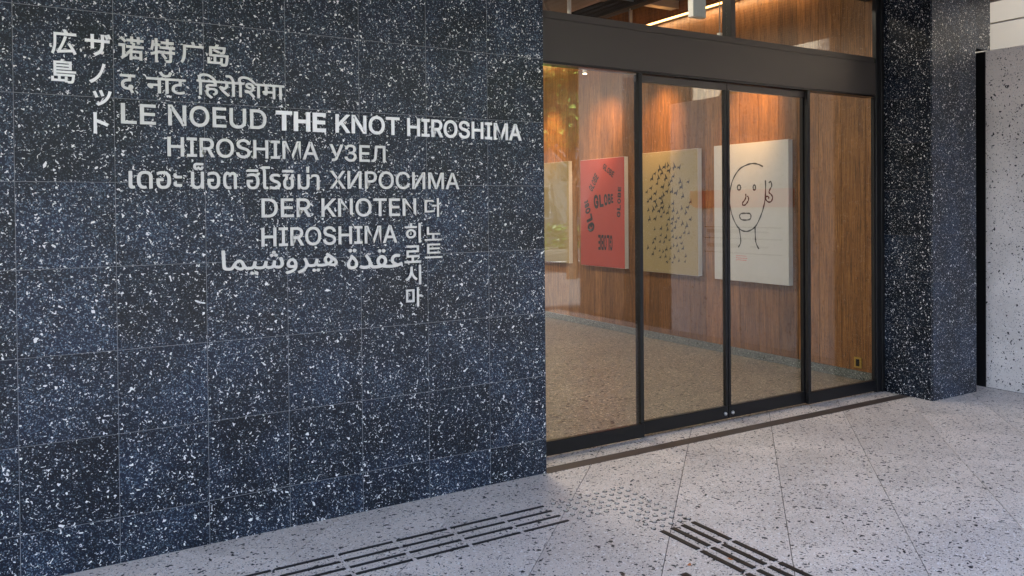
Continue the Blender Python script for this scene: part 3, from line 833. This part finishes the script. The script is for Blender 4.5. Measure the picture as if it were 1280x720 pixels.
sign('brightest boldest word, three white capitals in mid line', [("THE", (-1.654, -1.391, 2.099, 2.202))], .026, B)
sign('four capitals right of the boldest word on the long Latin line', [("KNOT", (-1.338, -.970, 2.099, 2.202))], .014, B)
sign('city name in capitals at the right end of the long Latin line', [("HIROSHIMA", (-.924, -.171, 2.097, 2.202))], .014, B)
sign('city name in capitals just below the French words', [("HIROSHIMA", (-2.173, -1.433, 1.948, 2.046))], .010, S)
sign('short Cyrillic word on the second Latin line', [("УЗЕЛ", (-1.374, -1.056, 1.944, 2.038))], .010, S)
sign('Thai words in the middle of the lettering', [("เดอะ", (-2.344, -2.109, 1.790, 1.876)), ("น็อต", (-2.068, -1.852, 1.790, 1.920)), ("ฮิโรชิม่า", (-1.806, -1.429, 1.790, 1.912))], .013, S)
sign('long Cyrillic word right of the Thai words', [("ХИРОСИМА", (-1.374, -.600, 1.795, 1.894))], .008, S)
sign('German words below the Thai and Cyrillic line', [("DER", (-1.732, -1.476, 1.644, 1.743)), ("KNOTEN", (-1.420, -.875, 1.642, 1.744))], .009, S)
sign('column of three Korean characters right of the German words', [("더", (-.822, -.732, 1.635, 1.744)), ("노", (-.822, -.717, 1.498, 1.578)), ("트", (-.822, -.714, 1.396, 1.480))], .010, S)
sign('city name in capitals below the German words', [("HIROSHIMA", (-1.734, -.991, 1.491, 1.592))], .010, S)
sign('column of four Korean characters at the lower right of the lettering', [("히", (-.945, -.847, 1.489, 1.602)), ("로", (-.948, -.848, 1.373, 1.474)), ("시", (-.944, -.848, 1.248, 1.361)), ("마", (-.941, -.845, 1.122, 1.233))], .014, S)
sign('Arabic words at the bottom of the lettering', [("\uFE8E\uFEE4\uFEF4\uFEB7\uFEED\uFEAE\uFEF4\uFEEB", (-1.930, -1.335, 1.345, 1.480)), ("\uFE93\uFEAA\uFED8\uFECB", (-1.284, -.960, 1.352, 1.466))], .012, S)

# ------------------------------------------------------------------ the street in front, seen in the glass
walk = box('street_pavement', -60, 60, -13.0, -6.6, -.3, -.006, M['paving']); mark(walk, kind='structure')
side = box('side_pavement', 14, 60, -6.598, 14, -.3, -.008, M['paving']); mark(side, kind='structure')
verge = box('far_pavement', -60, 60, -25, -21, -.3, .10, M['paving']); mark(verge, kind='structure')
for x in range(-30, 40, 6):
    pass
lane = box('lane_marking', -50, 50, -17.1, -16.95, -.03, -.019, M['line']); mark(lane, kind='structure')
def leaves(name, blobs, n, size, mat, parent, seed):
    bm = bmesh.new(); rr = random.Random(seed); o0 = origin(parent) if parent else Vector((0, 0, 0))
    for k in range(n):
        c, rad = rr.choice(blobs); d = Vector((rr.gauss(0, 1), rr.gauss(0, 1), rr.gauss(0, 1))).normalized()
        p = Vector(c) + Vector((d.x*rad[0], d.y*rad[1], d.z*rad[2]))*rr.uniform(.55, 1.0)**.6 - o0
        a = Vector((rr.gauss(0, 1), rr.gauss(0, 1), rr.gauss(0, .5))).normalized(); b = a.orthogonal().normalized()
        s = size*rr.uniform(.6, 1.3)
        vs = [bm.verts.new(p+a*s), bm.verts.new(p+b*s*.45), bm.verts.new(p-a*s*.8), bm.verts.new(p-b*s*.45)]
        bm.faces.new(vs)
    return link(name, to_mesh(bm, name), mat, parent)
def tree(label, x, y, h, r, seed, n=5000):
    rr = random.Random(seed); t = thing('street_tree', label, 'tree', (x, y, 0), group='trees along the street')
    bm = bmesh.new(); top = Vector((0, 0, h*.5)); bm_tube(bm, (0, 0, -.2), top, .15, .10)
    blobs = [((x, y, h*.72), (r*.6, r*.6, h*.22))]
    for k in range(7):
        a = k*.9+rr.uniform(-.3, .3); e = Vector((math.cos(a)*r*.65, math.sin(a)*r*.65, h*rr.uniform(.55, .85)))
        bm_tube(bm, top*rr.uniform(.7, 1), e, .06, .02, 7)
        blobs.append(((x+e.x, y+e.y, e.z), (r*.42, r*.42, h*.13)))
    link('trunk', to_mesh(bm, 'trunk'), M['bark'], t)
    leaves('crown', blobs, n, .13, M['leaf'], t, seed)
tree('leafy street tree nearest the entrance', 8.2, -11.4, 6.0, 2.3, 3, 14000)
tree('leafy street tree across the road', 14.5, -23, 8, 3.2, 5)
tree('leafy street tree farther right along the road', 24, -23, 8, 3.2, 6)
tree('leafy street tree behind the camera', 0.5, -23, 8, 3.0, 7)
tree('leafy street tree farther left along the road', -11, -23, 8, 3.2, 8)
hd = leaves('hedge', [((x, -21.8, .55), (1.0, .5, .55)) for x in range(-40, 50, 1)], 16000, .12, M['hedge'], None, 9); mark(hd, kind='stuff')
leafy = [((5.5, -3.02, 3.12), (.35, .35, .22)), ((5.5, -2.6, 2.9), (.4, .4, .2))]
gp = thing('garden_shrub', 'tall shrub just behind the white terrazzo wall', 'shrub', (5.5, -3.0, 0))
bm = bmesh.new()
for k in range(6): bm_tube(bm, (0, 0, 0), (.25*math.cos(k), .25*math.sin(k), 2.9), .02, .01, 6)
link('stem', to_mesh(bm, 'stem'), M['bark'], gp)
leaves('foliage', leafy, 700, .09, M['leaf'], gp, 21)
def far_building(label, x0, x1, y0, y1, h, mat):
    t = thing('street_building', label, 'building', ((x0+x1)/2, (y0+y1)/2, 0), group='buildings across the street')
    box('wall', x0, x1, y0, y1, 0, h, mat, t)
    z = 1.2
    while z < h-2:
        x = x0+1.0
        while x < x1-2:
            w = box('window', x, x+1.6, y1-.05, y1+.03, z, z+1.5, M['galv'], t)
            pane = box('pane', x+.07, x+1.53, y1+.02, y1+.036, z+.07, z+1.43, M['win_far'], None)
            mw = pane.location.copy(); pane.parent = w; pane.location = mw - origin(w); x += 2.6
        z += 3.1
    box('roof', x0-.2, x1+.2, y0-.2, y1+.2, h, h+.3, M['concrete'], t)
far_building('slate grey office block across the street on the left', -38, -14, -36, -25, 13, M['facade_far'])
far_building('low slate grey office block across the street in the middle', -13, 8, -36, -25.5, 10, M['facade_far'])
far_building('tallest slate grey block across the street on the right', 9, 34, -38, -26, 16, M['facade_far'])
bpy.context.view_layer.update()
